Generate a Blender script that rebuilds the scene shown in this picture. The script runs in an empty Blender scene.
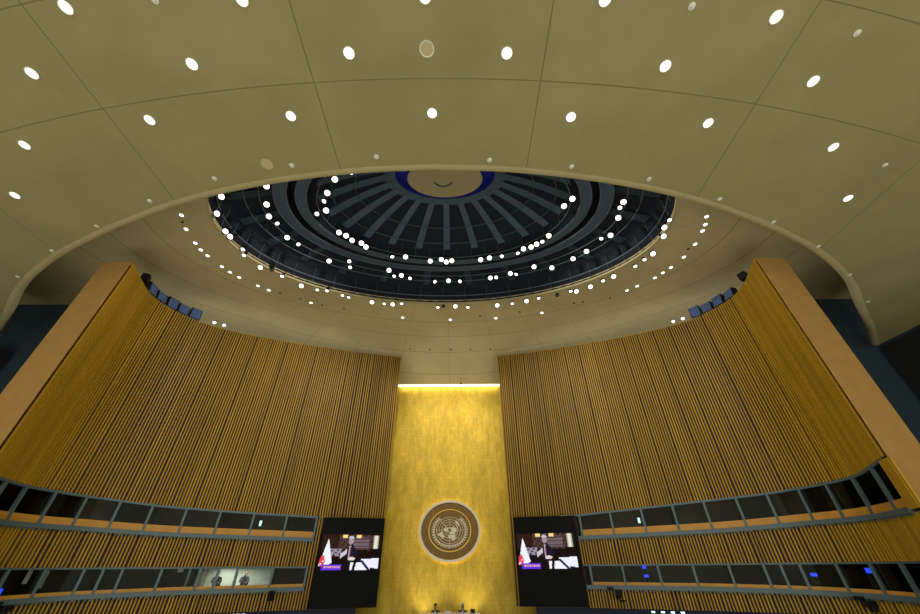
import bpy, bmesh, math, random
from math import sin, cos, pi, radians, hypot, atan2, sqrt
from mathutils import Vector, Matrix, Quaternion

random.seed(7)
SC = bpy.context.scene
COL = SC.collection
H0 = 6.0            # eye height above the hall floor; the measured heights below are taken from the eye

# ------------------------------------------------------------------ materials
def nt(name):
    m = bpy.data.materials.new(name); m.use_nodes = True
    t = m.node_tree; b = t.nodes['Principled BSDF']
    return m, t, b
def lin(r, g, b):
    f = lambda c: (c/255/12.92) if c/255 <= .04045 else ((c/255+.055)/1.055)**2.4
    return (f(r), f(g), f(b), 1)
def mat(name, rgb, rough=.6, metal=0., emit=None, es=0., noise=0., nscale=3., bump=0., spec=.5, attr=None, stretch=None):
    m, t, b = nt(name)
    N, L = t.nodes, t.links
    c = lin(*rgb)
    b.inputs['Base Color'].default_value = c
    b.inputs['Roughness'].default_value = rough
    b.inputs['Metallic'].default_value = metal
    b.inputs['Specular IOR Level'].default_value = spec
    src = None
    if noise or bump:
        g = N.new('ShaderNodeNewGeometry'); mp = N.new('ShaderNodeMapping'); n = N.new('ShaderNodeTexNoise')
        if stretch: mp.inputs['Scale'].default_value = stretch
        L.new(g.outputs['Position'], mp.inputs['Vector']); L.new(mp.outputs[0], n.inputs['Vector'])
        n.inputs['Scale'].default_value = nscale; n.inputs['Detail'].default_value = 5
        if noise:
            r = N.new('ShaderNodeMapRange'); r.inputs['From Min'].default_value = .3; r.inputs['From Max'].default_value = .7
            r.inputs['To Min'].default_value = 1-noise; r.inputs['To Max'].default_value = 1+noise
            L.new(n.outputs['Fac'], r.inputs['Value'])
            v = N.new('ShaderNodeVectorMath'); v.operation = 'SCALE'; v.inputs[0].default_value = c[:3]
            L.new(r.outputs[0], v.inputs['Scale']); src = v.outputs[0]
        if bump:
            bp = N.new('ShaderNodeBump'); bp.inputs['Strength'].default_value = bump; bp.inputs['Distance'].default_value = .05
            L.new(n.outputs['Fac'], bp.inputs['Height']); L.new(bp.outputs[0], b.inputs['Normal'])
    if attr:
        a = N.new('ShaderNodeAttribute'); a.attribute_name = attr
        v2 = N.new('ShaderNodeVectorMath'); v2.operation = 'MULTIPLY'
        if src is None: v2.inputs[0].default_value = c[:3]
        else: L.new(src, v2.inputs[0])
        L.new(a.outputs['Color'], v2.inputs[1]); src = v2.outputs[0]
    if src is not None: L.new(src, b.inputs['Base Color'])
    if emit:
        b.inputs['Emission Color'].default_value = lin(*emit); b.inputs['Emission Strength'].default_value = es
    return m
def math_node(t, op, a, b=None, c=None):
    n = t.nodes.new('ShaderNodeMath'); n.operation = op
    for i, x in enumerate((a, b, c)):
        if x is None: continue
        if hasattr(x, 'is_linked') or hasattr(x, 'links'): t.links.new(x, n.inputs[i])
        else: n.inputs[i].default_value = x
    return n.outputs[0]
def line_mask(t, val, at, w):
    d = math_node(t, 'ABSOLUTE', math_node(t, 'SUBTRACT', val, at))
    return math_node(t, 'LESS_THAN', d, w)
def finish_seams(m, t, b, masks, base, dark, noise_scale=.35, amt=.10):
    N, L = t.nodes, t.links
    s = masks[0]
    for k in masks[1:]: s = math_node(t, 'MAXIMUM', s, k)
    g = N.new('ShaderNodeNewGeometry'); n = N.new('ShaderNodeTexNoise'); n.inputs['Scale'].default_value = noise_scale; n.inputs['Detail'].default_value = 7
    n.inputs['Roughness'].default_value = .65
    L.new(g.outputs['Position'], n.inputs['Vector'])
    r = N.new('ShaderNodeMapRange'); r.inputs['From Min'].default_value = .3; r.inputs['From Max'].default_value = .7
    r.inputs['To Min'].default_value = 1-amt; r.inputs['To Max'].default_value = 1+amt; L.new(n.outputs['Fac'], r.inputs['Value'])
    v = N.new('ShaderNodeVectorMath'); v.operation = 'SCALE'; v.inputs[0].default_value = base[:3]; L.new(r.outputs[0], v.inputs['Scale'])
    mx = N.new('ShaderNodeMix'); mx.data_type = 'RGBA'
    L.new(s, mx.inputs['Factor']); L.new(v.outputs[0], mx.inputs['A']); mx.inputs['B'].default_value = dark
    L.new(mx.outputs['Result'], b.inputs['Base Color']); b.inputs['Roughness'].default_value = .75; b.inputs['Specular IOR Level'].default_value = .25
    n2 = N.new('ShaderNodeTexNoise'); n2.inputs['Scale'].default_value = 14; L.new(g.outputs['Position'], n2.inputs['Vector'])
    bp = N.new('ShaderNodeBump'); bp.inputs['Strength'].default_value = .12; bp.inputs['Distance'].default_value = .02
    L.new(n2.outputs['Fac'], bp.inputs['Height']); L.new(bp.outputs[0], b.inputs['Normal'])
    return m
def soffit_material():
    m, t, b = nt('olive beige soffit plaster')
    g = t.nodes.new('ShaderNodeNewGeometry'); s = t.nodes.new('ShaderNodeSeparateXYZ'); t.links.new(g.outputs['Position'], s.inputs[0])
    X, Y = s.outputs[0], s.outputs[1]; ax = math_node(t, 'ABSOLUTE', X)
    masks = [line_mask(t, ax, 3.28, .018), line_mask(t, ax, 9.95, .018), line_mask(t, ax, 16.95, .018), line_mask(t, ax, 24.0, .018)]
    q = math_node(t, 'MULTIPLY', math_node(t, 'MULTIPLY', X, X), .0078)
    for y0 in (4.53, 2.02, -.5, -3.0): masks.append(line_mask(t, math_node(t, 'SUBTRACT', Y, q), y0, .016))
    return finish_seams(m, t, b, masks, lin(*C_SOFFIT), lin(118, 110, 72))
def upper_material():
    m, t, b = nt('beige upper ceiling plaster')
    g = t.nodes.new('ShaderNodeNewGeometry'); s = t.nodes.new('ShaderNodeSeparateXYZ'); t.links.new(g.outputs['Position'], s.inputs[0])
    X, Y = s.outputs[0], s.outputs[1]
    yy = math_node(t, 'DIVIDE', math_node(t, 'SUBTRACT', Y, 13.8), .567)
    rr = math_node(t, 'SQRT', math_node(t, 'ADD', math_node(t, 'MULTIPLY', X, X), math_node(t, 'MULTIPLY', yy, yy)))
    masks = [line_mask(t, rr, a, .035) for a in (16.4, 19.0, 21.7, 25.1, 28.5)]
    an = math_node(t, 'ARCTAN2', yy, X)
    fr = math_node(t, 'FRACT', math_node(t, 'MULTIPLY', an, 36/(2*pi)))
    masks.append(math_node(t, 'LESS_THAN', fr, .008))
    return finish_seams(m, t, b, masks, lin(*C_UPPER), lin(160, 146, 106))
def gold_material():
    m, t, b = nt('gold leaf wall')
    N, L = t.nodes, t.links
    g = N.new('ShaderNodeNewGeometry')
    mp = N.new('ShaderNodeMapping'); mp.inputs['Rotation'].default_value = (pi/2, 0, 0); L.new(g.outputs['Position'], mp.inputs['Vector'])
    br = N.new('ShaderNodeTexBrick'); L.new(mp.outputs[0], br.inputs['Vector'])
    br.inputs['Color1'].default_value = lin(224, 190, 66); br.inputs['Color2'].default_value = lin(216, 182, 58); br.inputs['Mortar'].default_value = lin(206, 172, 50)
    br.inputs['Scale'].default_value = 1; br.inputs['Mortar Size'].default_value = .012; br.inputs['Brick Width'].default_value = .24; br.inputs['Row Height'].default_value = .24; br.offset = 0
    br.inputs['Mortar Smooth'].default_value = .8
    n = N.new('ShaderNodeTexNoise'); n.inputs['Scale'].default_value = 1.5; n.inputs['Detail'].default_value = 9; n.inputs['Roughness'].default_value = .7
    mp2 = N.new('ShaderNodeMapping'); mp2.inputs['Scale'].default_value = (1.6, 1, .55); L.new(g.outputs['Position'], mp2.inputs['Vector']); L.new(mp2.outputs[0], n.inputs['Vector'])
    r = N.new('ShaderNodeMapRange'); r.inputs['From Min'].default_value = .3; r.inputs['From Max'].default_value = .7; r.inputs['To Min'].default_value = .74; r.inputs['To Max'].default_value = 1.3
    L.new(n.outputs['Fac'], r.inputs['Value'])
    v = N.new('ShaderNodeVectorMath'); v.operation = 'SCALE'; L.new(br.outputs['Color'], v.inputs[0]); L.new(r.outputs[0], v.inputs['Scale'])
    L.new(v.outputs[0], b.inputs['Base Color'])
    b.inputs['Metallic'].default_value = .35; b.inputs['Roughness'].default_value = .48
    n3 = N.new('ShaderNodeTexNoise'); n3.inputs['Scale'].default_value = 6; L.new(g.outputs['Position'], n3.inputs['Vector'])
    bp = N.new('ShaderNodeBump'); bp.inputs['Strength'].default_value = .35; bp.inputs['Distance'].default_value = .03
    L.new(n3.outputs['Fac'], bp.inputs['Height']); L.new(bp.outputs[0], b.inputs['Normal'])
    return m
def glass_material():
    m = bpy.data.materials.new('booth glass'); m.use_nodes = True; t = m.node_tree; t.nodes.clear()
    o = t.nodes.new('ShaderNodeOutputMaterial'); mx = t.nodes.new('ShaderNodeMixShader')
    tr = t.nodes.new('ShaderNodeBsdfTransparent'); tr.inputs[0].default_value = (.86, .88, .84, 1)
    gl = t.nodes.new('ShaderNodeBsdfGlossy'); gl.inputs[0].default_value = (.16, .18, .17, 1); gl.inputs['Roughness'].default_value = .02
    fr = t.nodes.new('ShaderNodeFresnel'); fr.inputs[0].default_value = 1.5
    t.links.new(fr.outputs[0], mx.inputs[0]); t.links.new(tr.outputs[0], mx.inputs[1]); t.links.new(gl.outputs[0], mx.inputs[2]); t.links.new(mx.outputs[0], o.inputs[0])
    return m
def emit_attr_material():
    m, t, b = nt('screen picture')
    a = t.nodes.new('ShaderNodeAttribute'); a.attribute_name = 'pic'
    t.links.new(a.outputs['Color'], b.inputs['Emission Color']); b.inputs['Emission Strength'].default_value = SCREEN_E
    b.inputs['Base Color'].default_value = (.004, .004, .004, 1); b.inputs['Roughness'].default_value = .6; b.inputs['Specular IOR Level'].default_value = .05
    return m

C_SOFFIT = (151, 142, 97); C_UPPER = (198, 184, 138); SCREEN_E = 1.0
M = {}
M['soffit'] = soffit_material(); M['upper'] = upper_material(); M['gold'] = gold_material(); M['glass'] = glass_material()
M['lip'] = mat('pale beige soffit edge', (186, 174, 128), .6, noise=.04, nscale=1)
M['slat'] = mat('golden oak slat', (178, 138, 34), .5, noise=.16, nscale=1.6, attr='tone', stretch=(1, 1, .12), spec=.3)
M['backing'] = mat('dark backing behind slats', (38, 27, 30), .8)
M['plaster'] = mat('tan timber veneer end', (178, 138, 74), .6, noise=.07, nscale=2.2)
M['veneer'] = mat('oak veneer parapet', (196, 142, 56), .5, noise=.10, nscale=2)
M['teal'] = mat('dark teal wall paint', (44, 66, 76), .8, noise=.05, nscale=.6)
M['black'] = mat('charcoal side wall', (30, 32, 34), .85, noise=.05)
M['frame'] = mat('blue grey painted metal', (92, 112, 116), .45, metal=.2)
M['booth'] = mat('grey brown booth plaster', (118, 106, 88), .8, noise=.08)
M['boothlit'] = mat('pale booth wall', (205, 214, 200), .7)
M['dark'] = mat('matt black metal', (14, 15, 18), .55, spec=.3)
M['domeshell'] = mat('dark navy dome lining', (22, 30, 44), .8)
M['rib'] = mat('slate blue dome rib', (76, 98, 114), .6)
M['rail'] = mat('dull steel rail', (96, 106, 116), .5, metal=.3)
M['bluecav'] = mat('deep blue dome crown', (26, 34, 110), .7, emit=(24, 34, 130), es=.12)  # faint emission stands in for blue light inside the crown
M['disc'] = mat('beige crown disc', (190, 176, 130), .7)
M['lens'] = mat('glowing white lamp lens', (255, 255, 255), .4, emit=(255, 252, 240), es=2.6)
M['dimlens'] = mat('unlit glass lens', (120, 130, 140), .2)
M['trimring'] = mat('white enamel lamp trim', (228, 224, 200), .4)
M['white'] = mat('white enamel', (226, 222, 205), .5)
M['cove'] = mat('glowing cove strip', (255, 244, 200), .5, emit=(255, 244, 205), es=5)
M['halo'] = mat('glowing halo tube behind emblem', (255, 240, 150), .5, emit=(255, 232, 120), es=5)
M['bluebox'] = mat('blue lit louver', (84, 112, 168), .35, noise=.2, nscale=6)  # blue light on the louvers is put into the base colour
M['bronze'] = mat('brown bronze field', (128, 96, 42), .5, metal=.25, noise=.12, nscale=3)
M['silver'] = mat('pale silver relief', (226, 218, 188), .4, metal=.15)
M['led'] = emit_attr_material()
M['ledoff'] = mat('black display surface', (7, 8, 8), .6, spec=.15)
M['darkblue'] = mat('dark blue glazed panel', (26, 38, 66), .35, spec=.2)
M['marble'] = mat('white marble desk top', (222, 216, 206), .3, noise=.06, nscale=4)
M['green'] = mat('green marble front', (40, 74, 58), .25, noise=.3, nscale=3)
M['carpet'] = mat('dark green carpet', (46, 60, 48), .95)
M['skin'] = mat('skin', (176, 124, 96), .6)
M['hair'] = mat('dark hair', (26, 20, 18), .8)
M['suitgrey'] = mat('charcoal suit cloth', (66, 62, 74), .85)
M['suitblue'] = mat('bright blue suit cloth', (48, 84, 150), .85)
M['shirt'] = mat('white shirt cloth', (224, 222, 226), .8)
M['bluecap'] = mat('light blue cloth', (132, 190, 214), .8)
M['monblue'] = mat('glowing blue display', (20, 40, 220), .4, emit=(40, 70, 255), es=1.6)
M['paper'] = mat('white paper', (240, 244, 224), .8)
M['litbar'] = mat('glowing cool tube', (220, 240, 240), .4, emit=(190, 235, 235), es=2)
M['leather'] = mat('brown leather', (78, 48, 34), .5)

# ------------------------------------------------------------------ mesh builder
class MB:
    def __init__(s): s.v = []; s.f = []; s.mi = []; s.t = []
    def add(s, vs, fs, mi=0, tone=None):
        n = len(s.v); s.v += [tuple(v) for v in vs]
        for f in fs: s.f.append(tuple(i+n for i in f)); s.mi.append(mi); s.t.append(tone if tone is not None else 1.)
    def hexa(s, p, mi=0, tone=None):       # 8 points: bottom loop 0-3, top loop 4-7
        s.add(p, [(3, 2, 1, 0), (4, 5, 6, 7), (0, 1, 5, 4), (1, 2, 6, 5), (2, 3, 7, 6), (3, 0, 4, 7)], mi, tone)
    def box(s, c, d, mi=0, rz=0, tone=None):
        cx, cy, cz = c; a, b, h = d[0]/2, d[1]/2, d[2]/2; ca, sa = cos(rz), sin(rz)
        q = [(cx+x*ca-y*sa, cy+x*sa+y*ca) for x, y in ((-a, -b), (a, -b), (a, b), (-a, b))]
        s.hexa([(x, y, cz-h) for x, y in q]+[(x, y, cz+h) for x, y in q], mi, tone)
    def tube(s, pts, r, n=8, closed=False, mi=0, cap=True):
        pts = [Vector(p) for p in pts]; N = len(pts); rings = []
        for i, p in enumerate(pts):
            a = pts[(i-1) % N] if (closed or i > 0) else p; b = pts[(i+1) % N] if (closed or i < N-1) else p
            d = (b-a).normalized(); u = d.orthogonal().normalized() if abs(d.z) > .9 else Vector((0, 0, 1)).cross(d).normalized(); w = d.cross(u)
            rr = r[i] if isinstance(r, (list, tuple)) else r
            rings.append([p+(u*cos(2*pi*k/n)+w*sin(2*pi*k/n))*rr for k in range(n)])
        vs = [v for g in rings for v in g]; fs = []
        for i in range(N if closed else N-1):
            j = (i+1) % N
            for k in range(n): l = (k+1) % n; fs.append((i*n+k, i*n+l, j*n+l, j*n+k))
        if not closed and cap: fs += [tuple(range(n))[::-1], tuple((N-1)*n+k for k in range(n))]
        s.add(vs, fs, mi)
    def lathe(s, prof, n=24, c=(0, 0, 0), mi=0, sx=1, sy=1, close=False):
        vs = []; fs = []
        for r, z in prof:
            for k in range(n): vs.append((c[0]+r*sx*cos(2*pi*k/n), c[1]+r*sy*sin(2*pi*k/n), c[2]+z))
        m = len(prof)
        for i in range(m if close else m-1):
            j = (i+1) % m
            for k in range(n): l = (k+1) % n; fs.append((i*n+k, i*n+l, j*n+l, j*n+k))
        s.add(vs, fs, mi)
    def poly_prism(s, P, y0, y1, mi=0):     # P: (x,z) outline, thickness along y
        n = len(P); vs = [(x, y0, z) for x, z in P]+[(x, y1, z) for x, z in P]
        fs = [tuple(range(n)), tuple(range(2*n-1, n-1, -1))]+[(i, (i+1) % n, (i+1) % n+n, i+n) for i in range(n)]
        s.add(vs, fs, mi)
    def build(s, name, mats, parent=None, loc=(0, 0, 0), rot=None, smooth=False, tone=False):
        me = bpy.data.meshes.new(name); me.from_pydata(s.v, [], s.f); me.validate(clean_customdata=False)
        for m in (mats if isinstance(mats, (list, tuple)) else [mats]): me.materials.append(m)
        if len(me.polygons) == len(s.mi):
            me.polygons.foreach_set('material_index', s.mi)
            if tone:
                a = me.color_attributes.new('tone', 'FLOAT_COLOR', 'CORNER')
                for p, tv in zip(me.polygons, s.t):
                    for li in p.loop_indices: a.data[li].color = (tv, tv, tv, 1)
        bm = bmesh.new(); bm.from_mesh(me); bmesh.ops.recalc_face_normals(bm, faces=bm.faces); bm.to_mesh(me); bm.free()
        if smooth:
            me.polygons.foreach_set('use_smooth', [True]*len(me.polygons))
            try: me.set_sharp_from_angle(angle=radians(40))
            except Exception: pass
        o = bpy.data.objects.new(name, me); COL.objects.link(o); o.location = loc
        if rot: o.rotation_euler = rot
        if parent: o.parent = parent
        return o
def tag(o, label=None, cat=None, group=None, kind=None):
    for k, v in (('label', label), ('category', cat), ('group', group), ('kind', kind)):
        if v: o[k] = v
    return o
def struct(o, label=None, cat=None):
    o['kind'] = 'structure'
    if label: o['label'] = label
    if cat: o['category'] = cat
    return o
def empty(name, loc=(0, 0, 0), rz=0):
    o = bpy.data.objects.new(name, None); o.empty_display_size = .1; COL.objects.link(o); o.location = loc; o.rotation_euler = (0, 0, rz); return o
def copy_tree(o, parent=None):
    c = o.copy(); COL.objects.link(c)
    if parent: c.parent = parent
    for ch in list(o.children): copy_tree(ch, c)
    return c
ONES = 'first second third fourth fifth sixth seventh eighth ninth tenth eleventh twelfth thirteenth fourteenth fifteenth sixteenth seventeenth eighteenth nineteenth'.split()
def ordinal(i):
    if i < 20: return ONES[i-1]
    t = {2: 'twent', 3: 'thirt', 4: 'fort'}[i//10]
    return t+'ieth' if i % 10 == 0 else t+'y-'+ONES[i % 10-1]
Z = lambda z: z+H0

# ------------------------------------------------------------------ plan of the curved timber walls
PLAN = [(3.98, 25.86), (7.47, 24.88), (10.55, 23.83), (13.3, 22.77), (15.5, 21.67), (16.9, 20.62), (17.65, 19.56), (18.1, 18.35), (18.1, 17.13), (17.6, 15.67), (17.2, 14.7), (16.9, 13.9), (16.6, 13.1)]
def catmull(P, n=24):
    Q = [Vector(p) for p in P]; Q = [2*Q[0]-Q[1]]+Q+[2*Q[-1]-Q[-2]]; out = []
    for i in range(1, len(Q)-2):
        a, b, c, d = Q[i-1:i+3]
        for k in range(n):
            t = k/n; out.append(.5*(2*b+(c-a)*t+(2*a-5*b+4*c-d)*t*t+(3*b-a-3*c+d)*t**3))
    out.append(Q[-2]); return out
CV = catmull(PLAN); SL = [0.]
for a, b in zip(CV, CV[1:]): SL.append(SL[-1]+(b-a).length)
S_CORNER = 20.465
def at(s, side, off=0.):      # point on the plan curve; off > 0 is behind the wall face
    if s < 0:
        p, q = Vector(at(0, 1, off)), Vector(at(.3, 1, off)); v = p+(p-q).normalized()*(-s); return (v.x*side, v.y)
    s = min(s, SL[-1]-1e-4); lo = 0
    for i in range(len(SL)-1):
        if SL[i+1] >= s: lo = i; break
    k = (s-SL[lo])/(SL[lo+1]-SL[lo]); p = CV[lo].lerp(CV[lo+1], k)
    j0, j1 = max(0, lo-3), min(len(CV)-1, lo+4); t = (CV[j1]-CV[j0]).normalized()
    n = Vector((-t.y, t.x))
    if n.dot(p-Vector((0, 10))) < 0: n = -n
    q = p+n*off
    return (q.x*side, q.y)
def lerp_table(T, s):
    if s <= T[0][0]: return T[0][1]
    for (a, x), (b, y) in zip(T, T[1:]):
        if s <= b: return x+(y-x)*(s-a)/(b-a)
    return T[-1][1]
Z_TOP = lambda s: 13.8
CUR = [1]
UP_BOT = lambda s: lerp_table([(0, 2.52), (4, 2.54), (10.7, 2.93), (14.8, 3.11), (18, 3.2), (20.5, 3.42)] if CUR[0] > 0 else [(0, 2.5), (4, 2.54), (8, 2.66), (12, 2.81), (14, 2.96), (16.3, 3.04), (20.5, 3.07)], s)
SILL = lambda s: lerp_table([(0, 1.44), (4, 1.47), (11, 1.6), (14.6, 1.73), (22, 1.74)], s)
MID_BOT = lambda s: .1
LSILL = lambda s: lerp_table([(0, -.77), (4, -.78), (10, -.82), (14, -.89), (17.5, -.99), (22, -1.05)], s)
WBOT = lambda s: -1.77
def strip(mb, side, s0, s1, zlo, zhi, o0, o1, ds=.4, mi=0):  # curved solid between two offsets
    n = max(1, int((s1-s0)/ds)); prev = None
    for i in range(n+1):
        s = s0+(s1-s0)*i/n; a = at(s, side, o0); b = at(s, side, o1); l, h = Z(zlo(s)), Z(zhi(s))
        cur = [(a[0], a[1], l), (b[0], b[1], l), (b[0], b[1], h), (a[0], a[1], h)]
        base = len(mb.v); mb.v += cur
        if prev is not None:
            for k in range(4): mb.f.append((prev+k, prev+(k+1) % 4, base+(k+1) % 4, base+k)); mb.mi.append(mi); mb.t.append(1.)
        if i in (0, n): mb.f.append((base, base+1, base+2, base+3)); mb.mi.append(mi); mb.t.append(1.)
        prev = base
def slat_wall(name, side, s0, s1, zlo, zhi, label, pitch=.148):
    mb = MB(); s = s0; i = 0; rnd = random.Random(name)
    while s+.08 <= s1:
        w = .068; a0, b0 = at(s, side, 0), at(s+w, side, 0); a1, b1 = at(s, side, .1), at(s+w, side, .1)
        zl, zh = Z(zlo(s)), Z(zhi(s))
        tone = rnd.uniform(.86, 1.12)
        mb.hexa([(a0[0], a0[1], zl), (b0[0], b0[1], zl), (b1[0], b1[1], zl), (a1[0], a1[1], zl), (a0[0], a0[1], zh), (b0[0], b0[1], zh), (b1[0], b1[1], zh), (a1[0], a1[1], zh)], 0, tone)
        i += 1; s += pitch+(rnd.choice((.025, .04)) if i % 7 == 0 or rnd.random() < .05 else 0)-.003
    strip(mb, side, s0+.03, s1-.22 if s1 == S_CORNER else s1+.12, lambda q: zlo(q)+.02, lambda q: zhi(q)-.02, .085, .45, mi=1)
    return struct(mb.build(name, [M['slat'], M['backing']], tone=True), label, 'wall')

GAPB = lambda s: -.06
for side, sn in ((-1, 'left'), (1, 'right')):
    CUR[0] = side
    slat_wall('wall_%s_upper' % sn, side, -.1, S_CORNER, UP_BOT, Z_TOP, 'tall curved golden slatted timber wall on the %s of the gold wall' % sn)
    slat_wall('wall_%s_middle' % sn, side, 3.85, 20.8, MID_BOT, lambda s: SILL(s)-.2, 'slatted timber band between the two window rows, %s side' % sn)
    slat_wall('wall_%s_lower' % sn, side, 3.85, 20.8, WBOT, lambda s: LSILL(s)-.2, 'lowest slatted timber band under the windows, %s side' % sn)
    slat_wall('wall_%s_inner' % sn, side, -.1, 3.82, WBOT, UP_BOT, 'slatted timber behind the big black screen, %s side' % sn)
    # pylon: plain veneered end of the timber wall
    mb = MB(); ring = [at(S_CORNER, side, 0), at(S_CORNER, side, 1.66)]
    for outl, z0, z1 in (([(17.75, 14.7), (18.86, 14.7), (19.35, 16.4), (19.9, 18.6), (18.7, 18.6), (18.15, 16.6)], 3.45, 13.79), ([(17.22, 14.58), (18.87, 14.64), (19.1, 15.3), (18.9, 15.3), (18.7, 14.8), (17.35, 14.72)], -6, 13.8)):
        n = len(outl)
        mb.add([(x*side, y, Z(z0)) for x, y in outl]+[(x*side, y, Z(z1)) for x, y in outl],
               [tuple(range(n)), tuple(range(n, 2*n))]+[(i, (i+1) % n, (i+1) % n+n, i+n) for i in range(n)])
    struct(mb.build('wall_%s_end' % sn, M['plaster']), 'plain tan veneered end face of the curved slatted wall, %s side' % sn, 'wall')
    # slatted pier closing the upper window row
    mb = MB(); strip(mb, side, 20.02, 20.8, lambda s: SILL(s)-.1, lambda s: 3.3, -.02, .06, ds=.2)
    for s in (20.06, 20.2, 20.34, 20.48, 20.62):
        strip(mb, side, s, s+.075, lambda s: SILL(s)-.1, lambda s: 3.3, -.06, .0, ds=.2)
    struct(mb.build('trim_%s_pier' % sn, M['slat'], tone=True), 'short timber pier ending the upper window row, %s side' % sn, 'pier')
    # metal sills and heads
    for nm, f, s1 in (('upper', SILL, 20.05), ('lower', LSILL, 20.8)):
        mb = MB(); strip(mb, side, 3.85, s1, lambda s: f(s)-.2, lambda s: f(s)-.02, -.09, .3, ds=.25)
        s = 3.8
        while s < s1: # small brackets under the sill give its ribbed edge
            strip(mb, side, s, s+.07, lambda q: f(q)-.27, lambda q: f(q)-.19, -.06, .1, ds=.1); s += .21
        struct(mb.build('trim_%s_%s_sill' % (sn, nm), M['frame']), 'blue grey metal sill under the %s window row, %s side' % (nm, sn), 'sill')
    mb = MB(); strip(mb, side, 3.85, 20.05, lambda s: UP_BOT(s)-.1, lambda s: UP_BOT(s), -.02, .3, ds=.25)
    struct(mb.build('trim_%s_upper_head' % sn, M['frame']), 'blue grey metal head over the upper window row, %s side' % sn, 'trim')
    mb = MB(); strip(mb, side, 3.85, 20.8, lambda s: .03, lambda s: .1, .02, .3, ds=.25)
    struct(mb.build('trim_%s_lower_head' % sn, M['frame']), 'blue grey metal head over the lower window row, %s side' % sn, 'trim')
    # rooms behind the glass
    mb = MB()
    strip(mb, side, 3.7, 19.2, lambda s: -1.3, lambda s: 3.4, 2.4, 2.5)
    strip(mb, side, 3.7, 19.2, lambda s: -1.35, lambda s: -1.25, .46, 2.4)
    strip(mb, side, 3.7, 19.2, lambda s: .15, lambda s: .3, .46, 2.4)
    strip(mb, side, 3.7, 19.2, lambda s: 3.36, lambda s: 3.4, .46, 2.4)
    struct(mb.build('wall_%s_booths' % sn, M['booth']), 'grey brown rear wall and floors of the rooms behind the windows, %s side' % sn, 'wall')

# ------------------------------------------------------------------ windows
UL = [3.9, 5.57, 7.34, 9.06, 10.72, 12.29, 13.70, 15.09, 16.35, 17.65, 18.9, 20.02]
UR = [4.1, 5.85, 7.56, 9.22, 10.8, 12.35, 13.74, 15.12, 16.31, 17.61, 19.13, 20.02]
LL = [3.9, 5.64, 7.39, 8.28, 9.11, 10.79, 12.38, 13.12, 13.82, 15.17, 16.4, 17.7, 19.2, 20.75]
LR = [4.2, 5.88, 7.65, 9.31, 10.91, 12.37, 13.05, 13.78, 15.12, 16.33, 17.5, 19.2, 20.75]
wn = 0
MULL = {}
for side, sn, row, S in ((-1, 'left', 'upper', UL), (1, 'right', 'upper', UR), (-1, 'left', 'lower', LL), (1, 'right', 'lower', LR)):
    CUR[0] = side
    bot = SILL if row == 'upper' else LSILL
    top = (lambda s: UP_BOT(s)-.08) if row == 'upper' else (lambda s: .05)
    led = .28 if row == 'upper' else .11
    for i, (s0, s1) in enumerate(zip(S, S[1:])):
        wn += 1
        mb = MB()
        strip(mb, side, s0-.055, s0+.055, lambda s: bot(s)-.04, lambda s: top(s)+.02, -.03, .26, ds=.3)
        w = struct(mb.build('window_%d' % wn, M['frame']), '%s-row booth window, %s from the screen on the %s side' % (row, ordinal(i+1), sn), 'window')
        mb = MB(); strip(mb, side, s0+.05, s1-.05, lambda s: bot(s), top, .10, .115, ds=.4); mb.build('pane', M['glass'], w)
        mb = MB(); strip(mb, side, s0+.05, s1-.05, lambda s: bot(s)-.02, lambda s: bot(s)+led, .02, .085, ds=.4); mb.build('parapet', M['veneer'], w)
    # partitions between the rooms
    mb = MB()
    for i, s in enumerate(S[1:-1]):
        if row == 'lower' and i in (1, 2, 5, 9): continue
        a, b = at(s, side, .42), at(s, side, 2.4); t = Vector((b[1]-a[1], -(b[0]-a[0]))).normalized()*.05
        zl, zh = (Z(.3), Z(3.36)) if row == 'upper' else (Z(-1.25), Z(.15))
        q = [(a[0]-t.x, a[1]-t.y), (a[0]+t.x, a[1]+t.y), (b[0]+t.x, b[1]+t.y), (b[0]-t.x, b[1]-t.y)]
        mb.hexa([(x, y, zl) for x, y in q]+[(x, y, zh) for x, y in q])
    struct(mb.build('wall_%s_%s_partitions' % (sn, row), M['booth']), 'partitions between the %s booths, %s side' % (row, sn), 'wall')
# pale lit room lining
mb = MB(); strip(mb, -1, 5.7, 9.6, lambda s: -1.2, lambda s: .12, 2.28, 2.38); strip(mb, -1, 9.6, 9.68, lambda s: -1.2, lambda s: .12, .45, 2.38, ds=.1)
struct(mb.build('wall_left_interpreter_room', M['boothlit']), 'pale rear wall of the lit room behind the lower windows', 'wall')

# ------------------------------------------------------------------ gold wall, recess, dais
struct_wall = MB(); struct_wall.box((0, 29.15, Z(2.8)), (15, .3, 19.9))
struct(struct_wall.build('wall_back', M['gold']), 'tall shimmering gold leaf wall at the centre', 'wall')
for side, sn in ((-1, 'left'), (1, 'right')):
    mb = MB(); mb.box((side*5.35, 27.5, Z(6)), (.12, 3.0, 15.6)); struct(mb.build('wall_%s_recess' % sn, M['backing']), 'dark return wall beside the gold wall, %s side' % sn, 'wall')
    mb = MB(); strip(mb, side, .95, 14, lambda s: -6, lambda s: -1.7, .47, .55)
    struct(mb.build('wall_%s_base' % sn, M['darkblue']), 'dark blue glossy base wall below the timber, %s side' % sn, 'wall')
mb = MB(); mb.box((0, 22.5, .0-.05), (60, 20, .1)); struct(mb.build('floor', M['carpet']), 'dark green carpeted hall floor', 'floor')
mb = MB(); mb.box((0, 26.6, 1.45), (9.4, 4.6, 2.9)); mb.box((0, 23.9, .7), (9.4, .8, 1.4)); struct(mb.build('floor_dais', M['carpet']), 'raised carpeted dais in front of the gold wall', 'dais')

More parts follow.
